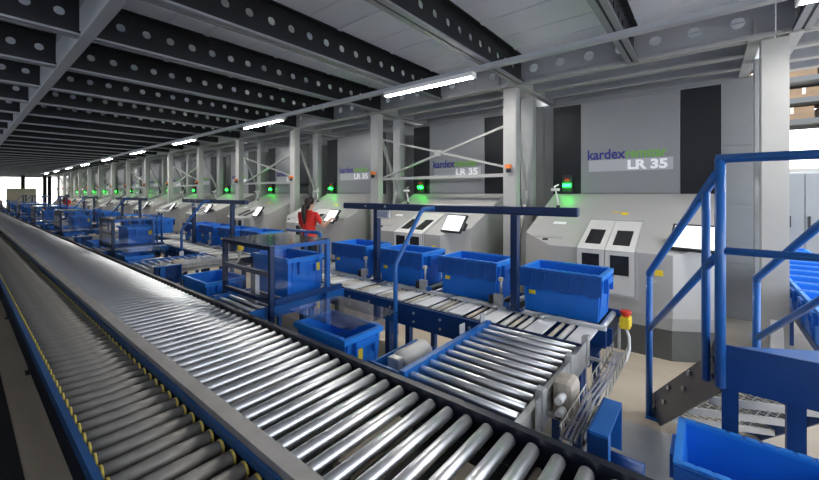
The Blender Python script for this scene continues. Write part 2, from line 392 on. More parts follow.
# ---------------------------------------------------------------- storage lift machines
def machine():
    t = thing('lift_machine', 'x', 'machine', (4.5, YC, 0), group='grey storage lift machines')
    sl = .434; ztop = lambda x: 1.08 + sl * x
    plan = [(0, -.61), (0, .61), (.25, .99), (1.43, .99), (1.43, -.99), (.25, -.99)]
    n = 6
    def hull(name, m, sc0, z0, top):
        mb = MB(); vs = [(x + sc0 * .0, y, z0) for x, y in plan] + [(x, y, top(x)) for x, y in plan]
        mb.add(vs, [tuple(range(n)), tuple(reversed(range(n, 2 * n)))] + [(i, (i + 1) % n, n + (i + 1) % n, n + i) for i in range(n)])
        return mb
    hull('body', 'mach', 0, .45, ztop).build('console_body', 'mach', t)
    inner = [(.05, -.60), (.05, .60), (.28, .97), (1.43, .97), (1.43, -.97), (.28, -.97)]
    mb = MB(); vs = [(x, y, .31) for x, y in inner] + [(x, y, .45) for x, y in plan]
    mb.add(vs, [tuple(range(n)), tuple(reversed(range(n, 2 * n)))] + [(i, (i + 1) % n, n + (i + 1) % n, n + i) for i in range(n)]).build('lower_skirt', 'mach_low', t)
    mb = MB(); vs = [(x + .01, y, 0) for x, y in inner] + [(x + .01, y, .31) for x, y in inner]
    mb.add(vs, [tuple(range(n)), tuple(reversed(range(n, 2 * n)))] + [(i, (i + 1) % n, n + (i + 1) % n, n + i) for i in range(n)])
    mb.build('plinth', 'plinth', t)
    MB().box(1.43, 2.13, -1.015, 1.015, 0, 3.05).build('tower', 'frame', t)
    MB().bbox(1.405, 1.43, -.60, .60, 1.70, 3.045, .006).build('front_panel', 'panel', t)
    for y0, y1 in ((-1.01, -.604), (.604, 1.01)): MB().box(1.418, 1.43, y0, y1, 1.67, 3.045).build('side_panel', 'black', t)
    MB().box(1.401, 1.406, -.53, .49, 2.02, 2.185).build('name_band', 'band', t)
    # lettering
    def word(txt, w, h, y, z, m, off):
        me = text_mesh(txt, w, h, off); me.materials.clear(); me.materials.append(M[m]); o = link('lettering', me, t, (1.4005, y, z))
    word('kardex', .49, .140, .505, 2.20, 'navytext', .022)
    word('remstar', .47, .105, .005, 2.205, 'greentext', .022)
    word('LR 35', .46, .125, -.01, 2.045, 'whitetext', .045)
    # recessed bent doors: slope part above, upright part below
    nrm = Vector((-sl, 0, 1)).normalized()
    def slope_box(mb, x0, x1, y0, y1, d0, d1, mi=0):
        vs = []
        for d in (d0, d1):
            for x_, y_ in ((x0, y0), (x1, y0), (x1, y1), (x0, y1)):
                p = Vector((x_, y_, ztop(x_))) + nrm * d; vs.append(p)
        mb.add(vs, [(3, 2, 1, 0), (4, 5, 6, 7), (0, 1, 5, 4), (1, 2, 6, 5), (2, 3, 7, 6), (3, 0, 4, 7)], mi)
    fr = MB()
    for y0, y1 in ((-.305, -.285), (.285, .305)):
        slope_box(fr, -.012, .66, y0, y1, -.002, .014); fr.box(-.014, .0, y0, y1, .60, 1.075)
    slope_box(fr, .64, .66, -.285, .285, -.002, .014); fr.box(-.03, 0, -.305, .305, .585, .605)
    fr.build('door_frame', 'mach_low', t)
    for s in (-1, 1):
        y0, y1 = (.004, .282) if s > 0 else (-.282, -.004)
        d = MB(); slope_box(d, -.02, .635, y0, y1, .0, .010); d.box(-.020, .0, y0, y1, .61, 1.079)
        door = d.build('door', 'offwhite', t)
        w = MB(); slope_box(w, .09, .40, y0 + .06, y1 - .055, .010, .014); w.build('window', 'hole', door)
        MB().box(-.024, -.020, y0 + .05, y1 - .05, .82, 1.03).build('window', 'hole', door)
    st = MB(); slope_box(st, .80, .87, -.10, -.03, .0, .004); slope_box(st, .86, .88, -.03, .08, .0, .003); st.build('yellow_sticker', 'yellow', t)
    st = MB(); slope_box(st, .50, .56, .56, .72, 0, .003); st.build('white_sticker', 'whitetext', t)
    st = MB(); slope_box(st, .16, .21, .50, .86, 0, .006); st.build('slot', 'mach_low', t)
    st = MB(); slope_box(st, .10, .13, .66, .72, 0, .012); st.build('button', 'rubber', t)
    MB().box(-.003, 0, -.53, -.46, .86, .92).build('yellow_label', 'yellow', t)
    MB().box(.054, .058, -.03, .03, .20, .26).add([(.052, -.03, .2), (.052, .03, .2), (.052, 0, .26)], [(0, 1, 2)]).build('warning_label', 'yellow', t) if 0 else \
        MB().prism([(-.035, .2), (.035, .2), (0, .265)], lambda u, v, w: (w, u, v), .052, .062).build('warning_triangle', 'yellow', t)
    MB().box(.0, .004, -.50, -.497, .45, 1.08).build('seam', 'mach_low', t)
    # scanner arm on the left of the console
    sa = MB(); sa.sweep([(.98, .80, 1.50), (.98, .81, 1.62), (.96, .83, 1.74)], .012, 8); sa.bbox(.90, 1.0, .78, .88, 1.735, 1.775, .01)
    sa.sweep([(.96, .83, 1.74), (1.0, .86, 1.80), (1.0, .80, 1.83)], .010, 8); a = sa.build('scanner_arm', 'white', t)
    MB().cyl((.98, .80, 1.495), (.98, .80, 1.53), .025, 12).build('arm_foot', 'rubber', a)
    # signal lamp
    sg = MB().bbox(1.36, 1.418, .71, .86, 1.71, 1.98, .008).build('signal_lamp', 'rubber', t)
    MB().bbox(1.325, 1.36, .725, .845, 1.80, 1.85, .012).build('green_lens', 'green_led', sg)
    MB().bbox(1.330, 1.36, .75, .82, 1.885, 1.93, .012).build('red_lens', 'red_led', sg)
    # operator terminal on the right chamfer
    mt = Matrix.Translation((.12, -.78, 1.255)) @ Matrix.Rotation(math.radians(-12), 4, 'Z') @ Matrix.Rotation(math.radians(-56), 4, 'Y')
    # local frame: screen lies in y (width) / x->up plane, normal +z after tilt towards -X
    tm = MB().bbox(-.15, .15, -.20, .20, -.02, .02, .01, 0, mt).build('terminal', 'rubber', t)
    MB().box(-.125, .125, -.175, .175, .0202, .0225, 0, mt).build('screen', 'screen', tm)
    MB().bbox(-.10, .02, -.245, -.205, -.03, .03, .01, 0, mt).build('hand_scanner', 'rubber', tm)
    am = MB(); am.sweep([mt @ Vector((0, 0, -.02)), (.22, -.70, 1.16), (.30, -.62, 1.19)], .022, 10); am.cyl((.30, -.62, 1.15), (.30, -.62, 1.23), .05, 14)
    am.build('terminal_arm', 'rubber', tm)
    return t
mp = machine()
for k in range(NB):
    lab = 'grey lift machine beside the blue staircase, largest in view' if k == 0 else '%s grey lift machine counted from the staircase' % ORD[k]
    if k == 1: lab = 'second grey lift machine from the staircase, behind the crossed braces'
    if k == 0: mp['label'] = lab
    else: copy_tree(mp, (4.5, YC + k * PITCH, 0), label=lab)

# ---------------------------------------------------------------- main conveyors
def long_roller(n=16, L=.6, r=.025, mats=('steel',), ring=False):
    mb = MB()
    if ring:
        mb.sweep([(.012, 0, 0), (L - .012, 0, 0)], r, n, 0)
        for a, b in ((.002, .011), (L - .011, L - .002)): mb.sweep([(a, 0, 0), (b, 0, 0)], r + .001, n, 1)
        for k in range(6):
            x_ = .03 + k * .0
    else:
        mb.sweep([(0, 0, 0), (.004, 0, 0), (L - .004, 0, 0), (L, 0, 0)], [r * .8, r, r, r * .8], n, 0)
        mb.sweep([(-.012, 0, 0), (L + .012, 0, 0)], .007, 6, 0)
    return mb
def conveyor(name, label, x0, x1, zt, mats, ring, pitch=.09, ystart=-.32, r=.025, nparts=300, ph=.0):
    t = thing(name, label, 'conveyor', (0, 0, 0), group='long roller conveyors')
    mb = long_roller(14, x1 - x0, r, mats, ring); me = mb.mesh('roller', list(mats))
    for i in range(nparts): link('roller', me, t, (x0, ystart + ph + i * pitch, zt - r))
    far = MB(); y = ystart + ph + nparts * pitch; src = long_roller(6, x1 - x0, r, mats, ring)
    while y < 49:
        far.add([(x0 + v[0], y + v[1], zt - r + v[2]) for v in src.v], src.f, 0, True); y += pitch
    tag(far.build('far_rollers', list(mats), t), kind='stuff')
    return t
YS, YE = -.45, 49.3
cm = conveyor('roller_conveyor', 'wide conveyor of shiny steel rollers running beside the picking stations', .715, 1.312, .80, ('steel',), False)
MB().box(1.326, 1.333, YS, YE, .66, .815).box(1.333, 1.358, YS, YE, .807, .815).box(1.351, 1.358, YS, YE, .66, .807).box(1.333, 1.351, YS, YE, .66, .67).build('side_frame', 'frameblack', cm)
MB().box(.648, .708, YS, YE, .815, .827).box(.702, .708, YS, YE, .66, .815).box(.648, .654, YS, YE, .78, .815).build('cover_rail', 'rail_steel', cm)
MB().box(.655, .70, YS, YE, .66, .70).build('inner_frame', 'navy', cm)
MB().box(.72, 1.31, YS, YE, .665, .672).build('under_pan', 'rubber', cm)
random.seed(3)
belt = MB().box(.86, 1.20, -.05, .05, .70, .735).mesh('guide_pad', 'beige')
for i in range(22):
    link('guide_pad', belt, cm, (random.uniform(-.12, .08), .2 + i * .45 + random.uniform(-.1, .1), 0))
idl = MB().cyl((.74, 0, .715), (1.30, 0, .715), .014, 10).mesh('tension_roller', 'beige')
for i in range(24): link('tension_roller', idl, cm, (0, .105 + i * .36, 0))
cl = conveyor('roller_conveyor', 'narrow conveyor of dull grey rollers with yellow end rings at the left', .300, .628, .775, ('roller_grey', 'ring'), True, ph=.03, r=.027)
MB().box(.268, .290, YS, YE, .755, .80).build('side_frame', 'railblue_shaded', cl)
MB().box(.274, .290, YS, YE, .62, .755).build('side_trim', 'frameblack', cl)
MB().box(.634, .646, YS, YE, .765, .800).build('side_frame', 'railblue_shaded', cl)
MB().box(.634, .645, YS, YE, .62, .765).build('side_trim', 'frameblack', cl)
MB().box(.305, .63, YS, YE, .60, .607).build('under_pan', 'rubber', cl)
leg = MB().box(-.03, .03, -.03, .03, 0, .66).box(-.05, .05, -.06, .06, 0, .01).mesh('leg', 'deepblue')
leg2 = MB().box(-.03, .03, -.03, .03, 0, .60).box(-.05, .05, -.06, .06, 0, .01).mesh('leg', 'frameblack')
for y in [0.2 + 2.4 * i for i in range(20)]:
    link('leg', leg, cm, (1.335, y, 0)); link('leg', leg, cm, (.70, y, 0)); link('leg', leg2, cl, (.45, y, 0))
    MB().box(.73, 1.30, y - .02, y + .02, .28, .33).build('cross_bar', 'deepblue', cm) if y < 12 else None

# ---------------------------------------------------------------- totes
def tote_meshes(L=.60, Wd=.40, Ht=.34):
    t = .012; ins = .020
    b = MB()
    def ring(l, w, z): return [(-w / 2, -l / 2, z), (w / 2, -l / 2, z), (w / 2, l / 2, z), (-w / 2, l / 2, z)]
    l0, w0 = L - 2 * ins - .03, Wd - 2 * ins - .01; l1, w1 = L - .04, Wd - .04
    v = ring(l0, w0, 0) + ring(l1, w1, Ht - .01) + ring(l1 - 2 * t, w1 - 2 * t, Ht - .01) + ring(l0 - 2 * t, w0 - 2 * t, .014)
    f = [(3, 2, 1, 0), (12, 13, 14, 15)]
    for k in (0, 4, 8):
        for i in range(4): f.append((k + i, k + (i + 1) % 4, k + 4 + (i + 1) % 4, k + 4 + i))
    b.add(v, f)
    for s in (-1, 1):                                                   # end ribs
        for yy in (-.13, .13):
            b.add([(yy - .012, s * (l0 / 2 + .001), .0), (yy + .012, s * (l0 / 2 + .001), 0), (yy + .012, s * (l1 / 2 + .018), Ht - .02), (yy - .012, s * (l1 / 2 + .018), Ht - .02),
                   (yy - .012, s * (l0 / 2 - .006), .0), (yy + .012, s * (l0 / 2 - .006), 0), (yy + .012, s * (l1 / 2 - .006), Ht - .02), (yy - .012, s * (l1 / 2 - .006), Ht - .02)],
                  [(0, 1, 2, 3), (7, 6, 5, 4), (0, 4, 5, 1), (1, 5, 6, 2), (2, 6, 7, 3), (3, 7, 4, 0)])
    r = MB()
    lo, wo, li, wi = L, Wd, L - .06, Wd - .06
    v = ring(lo, wo, Ht - .035) + ring(lo, wo, Ht) + ring(li, wi, Ht) + ring(li, wi, Ht - .035)
    f = []
    for k in (0, 4, 8, 12):
        for i in range(4): f.append((k + i, k + (i + 1) % 4, (k + 4) % 16 + (i + 1) % 4, (k + 4) % 16 + i))
    r.add(v, f)
    n = 10
    for i in range(n):                                                  # toothed hinge edge
        yy = -L / 2 + .05 + i * (L - .1) / (n - 1)
        for s in (-1, 1): r.box(s * (Wd / 2 - .012) - .014, s * (Wd / 2 - .012) + .014, yy - .022, yy + .022, Ht, Ht + .005)
    lids = []
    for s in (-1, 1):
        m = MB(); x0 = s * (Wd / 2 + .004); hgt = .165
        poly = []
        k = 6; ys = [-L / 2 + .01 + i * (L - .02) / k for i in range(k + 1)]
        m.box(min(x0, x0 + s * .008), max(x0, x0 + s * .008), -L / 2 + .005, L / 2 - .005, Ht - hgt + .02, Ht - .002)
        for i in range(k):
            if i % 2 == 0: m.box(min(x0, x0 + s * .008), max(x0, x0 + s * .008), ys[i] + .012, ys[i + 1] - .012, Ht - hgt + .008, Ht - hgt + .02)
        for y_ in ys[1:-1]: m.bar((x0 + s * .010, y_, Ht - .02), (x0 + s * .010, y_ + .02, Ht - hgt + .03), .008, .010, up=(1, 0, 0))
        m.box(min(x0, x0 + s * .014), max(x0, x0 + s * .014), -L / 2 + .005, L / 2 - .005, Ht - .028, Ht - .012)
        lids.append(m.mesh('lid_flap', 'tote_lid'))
    hs = []
    for s in (-1, 1):
        m = MB(); y = s * (L / 2 - .004)
        m.box(-.08, .08, min(y, y + s * .022), max(y, y + s * .022), Ht - .075, Ht - .035)
        m.box(-.09, -.075, min(y - s * .01, y + s * .022), max(y - s * .01, y + s * .022), Ht - .14, Ht - .035).box(.075, .09, min(y - s * .01, y + s * .022), max(y - s * .01, y + s * .022), Ht - .14, Ht - .035)
        hs.append(m.mesh('handle', 'tote'))
    lab = MB().box(-Wd / 2 + .014, -Wd / 2 + .030, -.5 * L + .48, -.5 * L + .53, .135, .165).mesh('label', 'yellow')
    lab3 = MB().box(.085, .145, -L / 2 + .006, -L / 2 + .025, .20, .27).mesh('label', 'yellow')
    lab2 = MB().box(-.06, -.005, -L / 2 + .014, -L / 2 + .035, .13, .20).mesh('label', 'yellow')
    return b.mesh('tote_body', 'tote'), r.mesh('rim', 'tote_rim'), lids, hs, lab, lab2, lab3
TM = tote_meshes(); TS = tote_meshes(.54, .34, .30)
def tote(loc, rz, label, group, meshes=TM, lids=True, endlabel=False, tilt=0):
    t = thing('tote', label, 'crate', loc, rz, group); b, r, l, h, lb, lb2, lb3 = meshes
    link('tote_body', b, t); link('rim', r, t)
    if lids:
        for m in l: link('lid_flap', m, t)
    for m in h: link('handle', m, t)
    link('label', lb3 if endlabel == 2 else lb2 if endlabel else lb, t)
    return t

# ---------------------------------------------------------------- picking stations
SP = 4.64; NS = 8; XT = 2.84; ZL = .785; ZT = .772
def ordst(i): return ORD[i]
fine_lane = {}
random.seed(11)
lane_roll = {
 'wide': MB().bbox(2.40, 2.715, -.060, .060, -.012, 0, .004).mesh('slat', 'white'),
 'grey': MB().cyl((2.395, 0, -.016), (2.725, 0, -.016), .018, 10).mesh('roller', 'motor'),
 'tan': MB().cyl((2.395, 0, -.015), (2.715, 0, -.015), .013, 10).mesh('roller', 'beige'),
}
tr_roll = MB().sweep([(0, 0, 0), (0, .56, 0)], .019, 12).mesh('roller', 'steel')
tr_roll2 = MB().sweep([(0, 0, 0), (0, .56, 0)], .012, 8).mesh('lower_roller', 'galv')
for i in range(NS):
    Y = i * SP
    st = ORD[i] + ' station from the viewer'
    near = 'nearest' if i == 0 else ORD[i]
    # --- picking lane
    t = thing('picking_lane', 'short picking lane of white slats and rollers at the %s station' % near, 'conveyor', (0, Y, 0), group='picking lanes')
    y = .56; n = 0
    patt = ['wide', 'grey', 'tan', 'wide', 'grey', 'tan', 'grey']
    while y < 3.62:
        kind = patt[n % 7]; w = .145 if kind == 'wide' else .062
        y += w / 2; link('slat' if kind == 'wide' else 'roller', lane_roll[kind], t, (0, y, ZL)); y += w / 2; n += 1
    MB().box(2.355, 2.372, 1.215, 3.65, .60, .775).build('side_plate', 'deepblue', t)
    bo = MB()
    for k in range(9):
        for zz in (.65, .72): bo.cyl((2.349, 1.35 + k * .26, zz), (2.356, 1.35 + k * .26, zz), .011, 8)
    bo.build('bolts', 'galv', t)
    MB().box(2.378, 2.39, .55, 3.65, .66, .778).build('inner_rail', 'navy', t)
    MB().box(2.735, 2.775, .53, 4.9, .775, .800).build('guide_rail', 'white', t)
    MB().box(2.73, 2.78, .53, 4.9, .66, .775).build('side_plate', 'deepblue', t)
    MB().box(2.39, 2.73, .55, 3.65, .66, .668).build('under_pan', 'navy', t)
    for yy in (.75, 2.2, 3.5):
        for xx in (2.42, 2.70): MB().box(xx - .025, xx + .025, yy - .025, yy + .025, 0, .66).build('leg', 'deepblue', t)
    for k in range(5):
        MB().cyl((2.705, .95 + k * .38, .785), (2.705, .95 + k * .38, .812), .028, 10).build('guide_wheel', 'galv', t)
    # --- tote shelf behind it
    t = thing('tote_track', 'low blue track that carries the row of totes at the %s station' % near, 'conveyor', (0, Y, 0), group='tote tracks')
    MB().box(2.80, 3.27, .50, 4.95, .700, .735).build('track_bed', 'rubber', t)
    MB().box(2.785, 2.80, .50, 4.95, .66, .785).build('track_rail', 'deepblue', t); MB().box(3.27, 3.285, .50, 4.95, .66, .785).build('track_rail', 'deepblue', t)
    for k in range(30): 
        if i < 3: MB().cyl((2.80, .58 + k * .145, .7495), (3.27, .58 + k * .145, .7495), .0225, 8).build('roller', 'galv', t)
    if i >= 3: MB().box(2.82, 3.25, .52, 4.93, .735, .772).build('track_belt', 'galv', t)
    for yy in (.7, 2.3, 3.9):
        for xx in (2.82, 3.25): MB().box(xx - .025, xx + .025, yy - .025, yy + .025, 0, .70).build('leg', 'deepblue', t)
    # --- totes on the track
    ys = [.875, 1.672, 2.46, 3.23]
    names = ['rightmost', 'second from the right', 'third from the right', 'leftmost']
    for k, yy in enumerate(ys):
        lab = 'blue lidded tote, %s of the four on the %s track' % (names[k], near)
        tote((XT + .215, Y + yy, ZT), random.uniform(-.012, .012), lab, 'blue totes on the tracks')
    # --- stop gates between the totes
    for k, yy in enumerate((1.31, 2.07, 2.86) if i < 5 else ()):
        t = thing('stop_gate', 'small grey stop gate %s of the %s station' % (['right of the second tote', 'right of the third tote', 'right of the leftmost tote'][k], near), 'sensor', (2.755, Y + yy, .80), group='stop gates')
        MB().bbox(-.018, .018, -.04, .04, 0, .09, .006).build('gate_body', 'galv', t)
        MB().bbox(-.015, .015, .045, .085, 0, .07, .004).build('gate_cylinder', 'rubber', t)
        MB().cyl((0, -.02, .09), (0, -.02, .20), .010, 8).build('rod', 'galv', t)
        MB().bbox(-.016, .016, -.035, .0, .195, .225, .005).build('sensor_head', 'beige', t)
        MB().bbox(-.02, .012, -.085, -.045, 0, .035, .004).build('plug', 'blue', t)
    # --- overhead bar
    t = thing('overhead_bar', 'dark blue overhead bar on two posts above the %s tote row' % near, 'bar', (2.72, Y, 0), group='overhead bars')
    MB().bbox(-.03, .03, .694, 3.136, 1.535, 1.60, .012).build('crossbar', 'navy', t)
    for yy in (1.158, 2.64): MB().bbox(-.028, .028, yy - .028, yy + .028, .80, 1.536, .005).build('post', 'navy', t)
    for yy in (1.158, 2.64): MB().box(-.035, .035, yy - .06, yy + .06, .80, .812).build('foot_plate', 'deepblue', t)
    for yy in (2.5, 2.78): MB().cyl((-.034, yy, 1.57), (-.029, yy, 1.57), .012, 8).build('bolt', 'galv', t)
    d = MB().bbox(-.06, -.032, 2.42, 2.585, 1.455, 1.535, .004).build('display', 'galv', t)
    MB().box(-.063, -.0605, 2.445, 2.575, 1.468, 1.524).build('display_screen', 'lcd', d)
    # --- bent handrail pipe
    if i < 8:
        t = thing('bent_pipe', 'bright blue bent pipe rising to the overhead bar of the %s station' % near, 'pipe', (2.30, Y + 2.02, 0), group='bent blue pipes')
        MB().sweep([(0, 0, .0), (0, 0, 1.09), (.012, 0, 1.12), (.295, -.04, 1.535), (.33, -.05, 1.562), (.398, -.12, 1.567)], .0185, 10).build('pipe', 'blue', t)
        MB().cyl((0, 0, 0), (0, 0, .012), .06, 14).build('flange', 'deepblue', t)
    # --- transfer table (rollers run along the row)
    def transfer(y0, label, full):
        t = thing('transfer_table', label, 'conveyor', (0, Y, 0), group='transfer tables')
        n = 11
        for k in range(n):
            link('roller', tr_roll, t, (1.45 + k * .0855, y0 + .03, .80 - .019))
            if full and i < 3: link('lower_roller', tr_roll2, t, (1.45 + (k + .5) * .0855, y0 + .03, .745))
        MB().box(1.40, 2.345, y0 + .595, y0 + .630, .70, .812).build('side_rail', 'blue', t)
        MB().box(1.40, 2.345, y0 - .005, y0 + .025, .70, .79).build('side_rail', 'galv' if full else 'blue', t)
        MB().box(1.385, 1.40, y0, y0 + .63, .66, .79).build('end_plate', 'navy', t)
        MB().box(2.335, 2.352, y0, y0 + .63, .66, .80).build('end_plate', 'navy', t)
        MB().box(1.40, 2.335, y0 + .02, y0 + .60, .69, .697).build('under_pan', 'rubber', t)
        for xx in (1.43, 2.31):
            for yy in (y0 + .02, y0 + .60): MB().box(xx - .025, xx + .025, yy - .025, yy + .025, 0, .70).build('leg', 'deepblue', t)
        return t
    t = transfer(.575, 'transfer table of steel rollers at the near end of the %s station' % near, True)
    for xx, z0 in ((2.29, .812), (2.02, .812)):
        MB().bbox(xx - .03, xx + .03, 1.207, 1.215, z0, z0 + .06, .002).build('reflector', 'galv', t)
    # brackets and gear motor on its right flank
    for k, xx in enumerate((1.56, 1.98, 2.30)):
        MB().bbox(xx - .012, xx + .035, .535, .572, .70, .87, .004).build('bracket', 'galv', t)
    MB().box(1.50, 2.33, .545, .552, .70, .84).build('flank_plate', 'galv', t)
    mo = MB().bbox(1.66, 1.80, .448, .54, .69, .875, .03).build('gear_motor', 'gearbox', t)
    for zz in (.76, .82): MB().cyl((1.60, .49, zz), (1.662, .49, zz), .017, 10).build('plug', 'white', mo)
    # wire cable tray
    w = thing('cable_tray', 'wire basket tray of grey cables beside the %s transfer table' % near, 'cable tray', (0, Y, 0), group='wire cable trays')
    mb = MB()
    for yy, zz in ((.44, .76), (.40, .76), (.36, .76), (.36, .81), (.44, .81)): mb.cyl((1.45, yy, zz), (2.44, yy, zz), .0035, 6)
    for k in range(13 if i < 3 else 6):
        xx = 1.47 + k * (.083 if i < 3 else .18); mb.sweep([(xx, .44, .815), (xx, .44, .758), (xx, .36, .758), (xx, .36, .815)], .0035, 6)
    mb.build('basket', 'wire', w)
    for k, yy in enumerate((.385, .402, .42)):
        MB().sweep([(1.45, yy, .772), (1.8, yy + .008, .775), (2.15, yy - .008, .772), (2.43, yy, .773)], .006, 6).build('cable', 'cable', w)
    MB().box(1.6, 1.62, .36, .545, .74, .7545).box(2.3, 2.32, .36, .545, .74, .7545).build('arm', 'galv', w)
    # emergency stop
    e = thing('emergency_stop', 'yellow emergency stop box with red button at the %s transfer table' % near, 'button', (2.46, Y + .40, .785), group='emergency stops')
    MB().box(-.012, .012, -.0, .012, 0, .15).build('bracket', 'galv', e)
    MB().bbox(-.04, .04, -.055, 0.0, .13, .20, .010).build('stop_box', 'yellow', e)
    MB().cyl((0, -.028, .20), (0, -.028, .218), .020, 12).cyl((0, -.028, .214), (0, -.028, .23), .030, 14).build('stop_button', 'red', e)
    MB().sweep([(0, -.03, .13), (.0, -.045, .08), (-.02, -.05, .02), (-.06, -.04, -.03), (-.08, -.03, -.045)], .008, 8).build('cable', 'white', e)
    # blue sheet bracket under the tray
    b = thing('sheet_bracket', 'folded blue sheet bracket below the %s cable tray' % near, 'bracket', (1.43, Y + .30, 0), group='folded blue brackets')
    MB().box(.0, .27, .03, .038, .62, .85).build('web', 'deepblue', b); MB().box(0, .27, -.03, .03, .84, .85).build('flange', 'blue', b); MB().box(.262, .27, -.03, .03, .66, .84).build('end_flange', 'blue', b)
    MB().box(.0, .008, -.03, .03, .62, .84).build('end_flange', 'deepblue', b)
    MB().box(.05, .10, -.02, .03, 0, .84).build('leg', 'blue', b); MB().cyl((.15, -.12, .68), (.15, .03, .68), .03, 12).build('spigot', 'deepblue', b)
    # second transfer inside the guard
    if i < 7: transfer(2.72, 'transfer table under the clear guard at the %s station' % near, False)
    # tray with motor
    b = thing('motor_tray', 'open blue tray holding a white motor at the %s station' % near, 'tray', (1.46, Y + 1.235, 0), group='motor trays')
    mb = MB(); mb.box(0, .46, 0, .26, .65, .66)
    mb.box(0, .012, 0, .26, .66, .76).box(.448, .46, 0, .26, .66, .72).box(.012, .448, 0, .012, .66, .72).box(.012, .448, .248, .26, .66, .74)
    mb.build('tray_shell', 'blue', b); MB().box(.2, .25, .1, .15, 0, .65).build('leg', 'deepblue', b)
    m_ = thing('tray_motor', 'white drum motor lying in the blue tray of the %s station' % near, 'motor', (1.46, Y + 1.235, .66), group='drum motors')
    MB().sweep([(.12, .13, .07), (.14, .13, .07), (.36, .13, .07), (.38, .13, .07)], [.05, .068, .068, .05], 14).build('motor_drum', 'motor', m_)
    MB().bbox(.07, .12, .09, .17, .002, .12, .006).build('terminal_box', 'galv', m_)
    # clear guard box
    x0, x1, y0, y1, z1 = 1.545, 2.09, 2.65, 3.43, 1.29
    g = thing('guard_box', 'clear plastic guard on a dark blue tube frame, %s along the conveyor' % near, 'guard', (0, Y, 0), group='clear guards')
    r_ = .020
    for (a, c) in ((x0, y0), (x0, y1)): MB().bbox(a - r_, a + r_, c - r_, c + r_, 0, z1, .006).build('post', 'navy', g)
    for (a, c) in ((x1, y0), (x1, y1)): MB().bbox(a - r_, a + r_, c - r_, c + r_, .0, z1, .006).build('post', 'blue', g)
    for zz, mm in ((z1 - .02, 'navy'), (1.06, 'navy'), (.85, 'navy')): MB().bar((x0, y0 + r_, zz), (x0, y1 - r_, zz), .034, .034).build('rail', mm, g)
    for yy in (y0, y1):
        MB().bar((x0 + r_, yy, z1 - .02), (x1 - r_, yy, z1 - .02), .03, .03).build('rail', 'blue', g)
    MB().bar((x0 + r_, y0 - .01, .845), (x1 + .15, y0 - .01, .845), .03, .045).build('rail', 'deepblue', g)
    MB().box(x0 - .01, x1 + .02, y0 - .01, y1 + .01, z1 + .001, z1 + .006).build('top_pane', 'smoke', g)
    MB().box(x0 - .026, x0 - .021, y0, y1, .87, z1 - .01).build('front_pane', 'plexi', g)
    MB().box(x0 + .02, x1 - .02, y0 - .026, y0 - .021, .87, z1 - .01).build('side_pane', 'plexi', g)
    MB().bbox(x0 + .03, x0 + .07, y0 + .30, y0 + .38, 0, 1.05, .004).build('profile_post', 'galv', g)
    if i < 7:
        tote((1.95, Y + 3.06, .80), .02, 'blue tote inside the %s clear guard' % near, 'totes inside the guards', lids=False, endlabel=2)
    # bent grab bar behind the guard
    if i < 6:
        g = thing('grab_bar', 'bright blue grab bar behind the %s clear guard' % near, 'handrail', (2.3435, Y, 0), group='grab bars')
        MB().sweep([(0, 3.08, .80), (0, 3.08, 1.27), (0, 3.10, 1.295), (0, 3.68, 1.295)], .018, 8).build('bar', 'blue', g)
        MB().cyl((0, 3.33, .80), (0, 3.33, 1.285), .016, 8).build('post', 'blue', g)
    # clear tray cover with tote
    if i < 6:
        g = thing('tray_cover', 'low clear plastic cover over the sunken tote, %s station' % near, 'guard', (0, Y, 0), group='low clear covers')
        MB().box(1.50, 1.97, 1.70, 2.34, .860, .866).build('cover_pane', 'smoke', g)
        MB().box(1.965, 1.97, 1.70, 2.34, .70, .860).build('back_pane', 'smoke', g)
        MB().box(1.44, 1.446, 1.60, 2.56, .50, .845).build('front_pane', 'plexi', g)
        for yy in (1.72, 2.32): MB().box(1.446, 1.52, yy - .006, yy + .006, .835, .86).build('bracket', 'plexi', g)
        MB().box(1.47, 1.86, 1.66, 2.30, .485, .50).build('stand', 'deepblue', g)
        for yy in (1.72, 2.24): MB().box(1.64, 1.68, yy - .02, yy + .02, 0, .485).build('leg', 'deepblue', g)
        tote((1.655, Y + 1.985, .50), 0, 'blue tote sunk under the %s low clear cover' % near, 'sunken totes', meshes=TS, lids=False, endlabel=True)
    # loose tote past the guard
    if i < 6:
        g = thing('tote_stand', 'low steel stand under a tote past the %s clear guard' % near, 'stand', (1.70, Y + 4.05, 0), group='low stands')
        MB().box(-.2, .2, -.34, .34, .46, .49).build('stand_top', 'galv', g)
        for a in (-.17, .17):
            for b_ in (-.3, .3): MB().box(a - .02, a + .02, b_ - .02, b_ + .02, 0, .46).build('leg', 'deepblue', g)
        tote((1.70, Y + 4.05, .49), 0, 'blue tote on the low stand past the %s guard' % near, 'totes on low stands', lids=False, endlabel=True)

# ---------------------------------------------------------------- staircase with platform
A = Vector((2.53, -.055, 0)); dr = Vector((.911, .4125, 0)).normalized(); pr = Vector((dr.y, -dr.x, 0))   # descent, across to the right
LR = .92; ZP = .90; WS = .61
t = thing('staircase', 'blue movable staircase with tubular handrails and mesh treads', 'stairs', (0, 0, 0))
def P(s, w, z): q = A + dr * s + pr * w; return Vector((q.x, q.y, z))
for w in (0, WS):
    mb = MB(); poly = [(0.0, .92), (.05, .92), (.12, .80), (LR + .03, .14), (LR + .03, .0), (LR - .14, .0), (0, .66)]
    mb.prism(poly, lambda u, v, q, w=w: P(u, w + q, v), -.006, .006); s_ = mb.build('stringer', 'stringer' if w == 0 else 'deepblue', t)
    if w == 0:
        for u, v in ((.07, .80), (.08, .70), (.33, .60), (.40, .47), (.62, .36), (.70, .22), (.88, .12), (.90, .05)):
            MB().cyl(P(u, -.006, v), P(u, -.018, v), .016, 8).build('bolt', 'galv', s_)
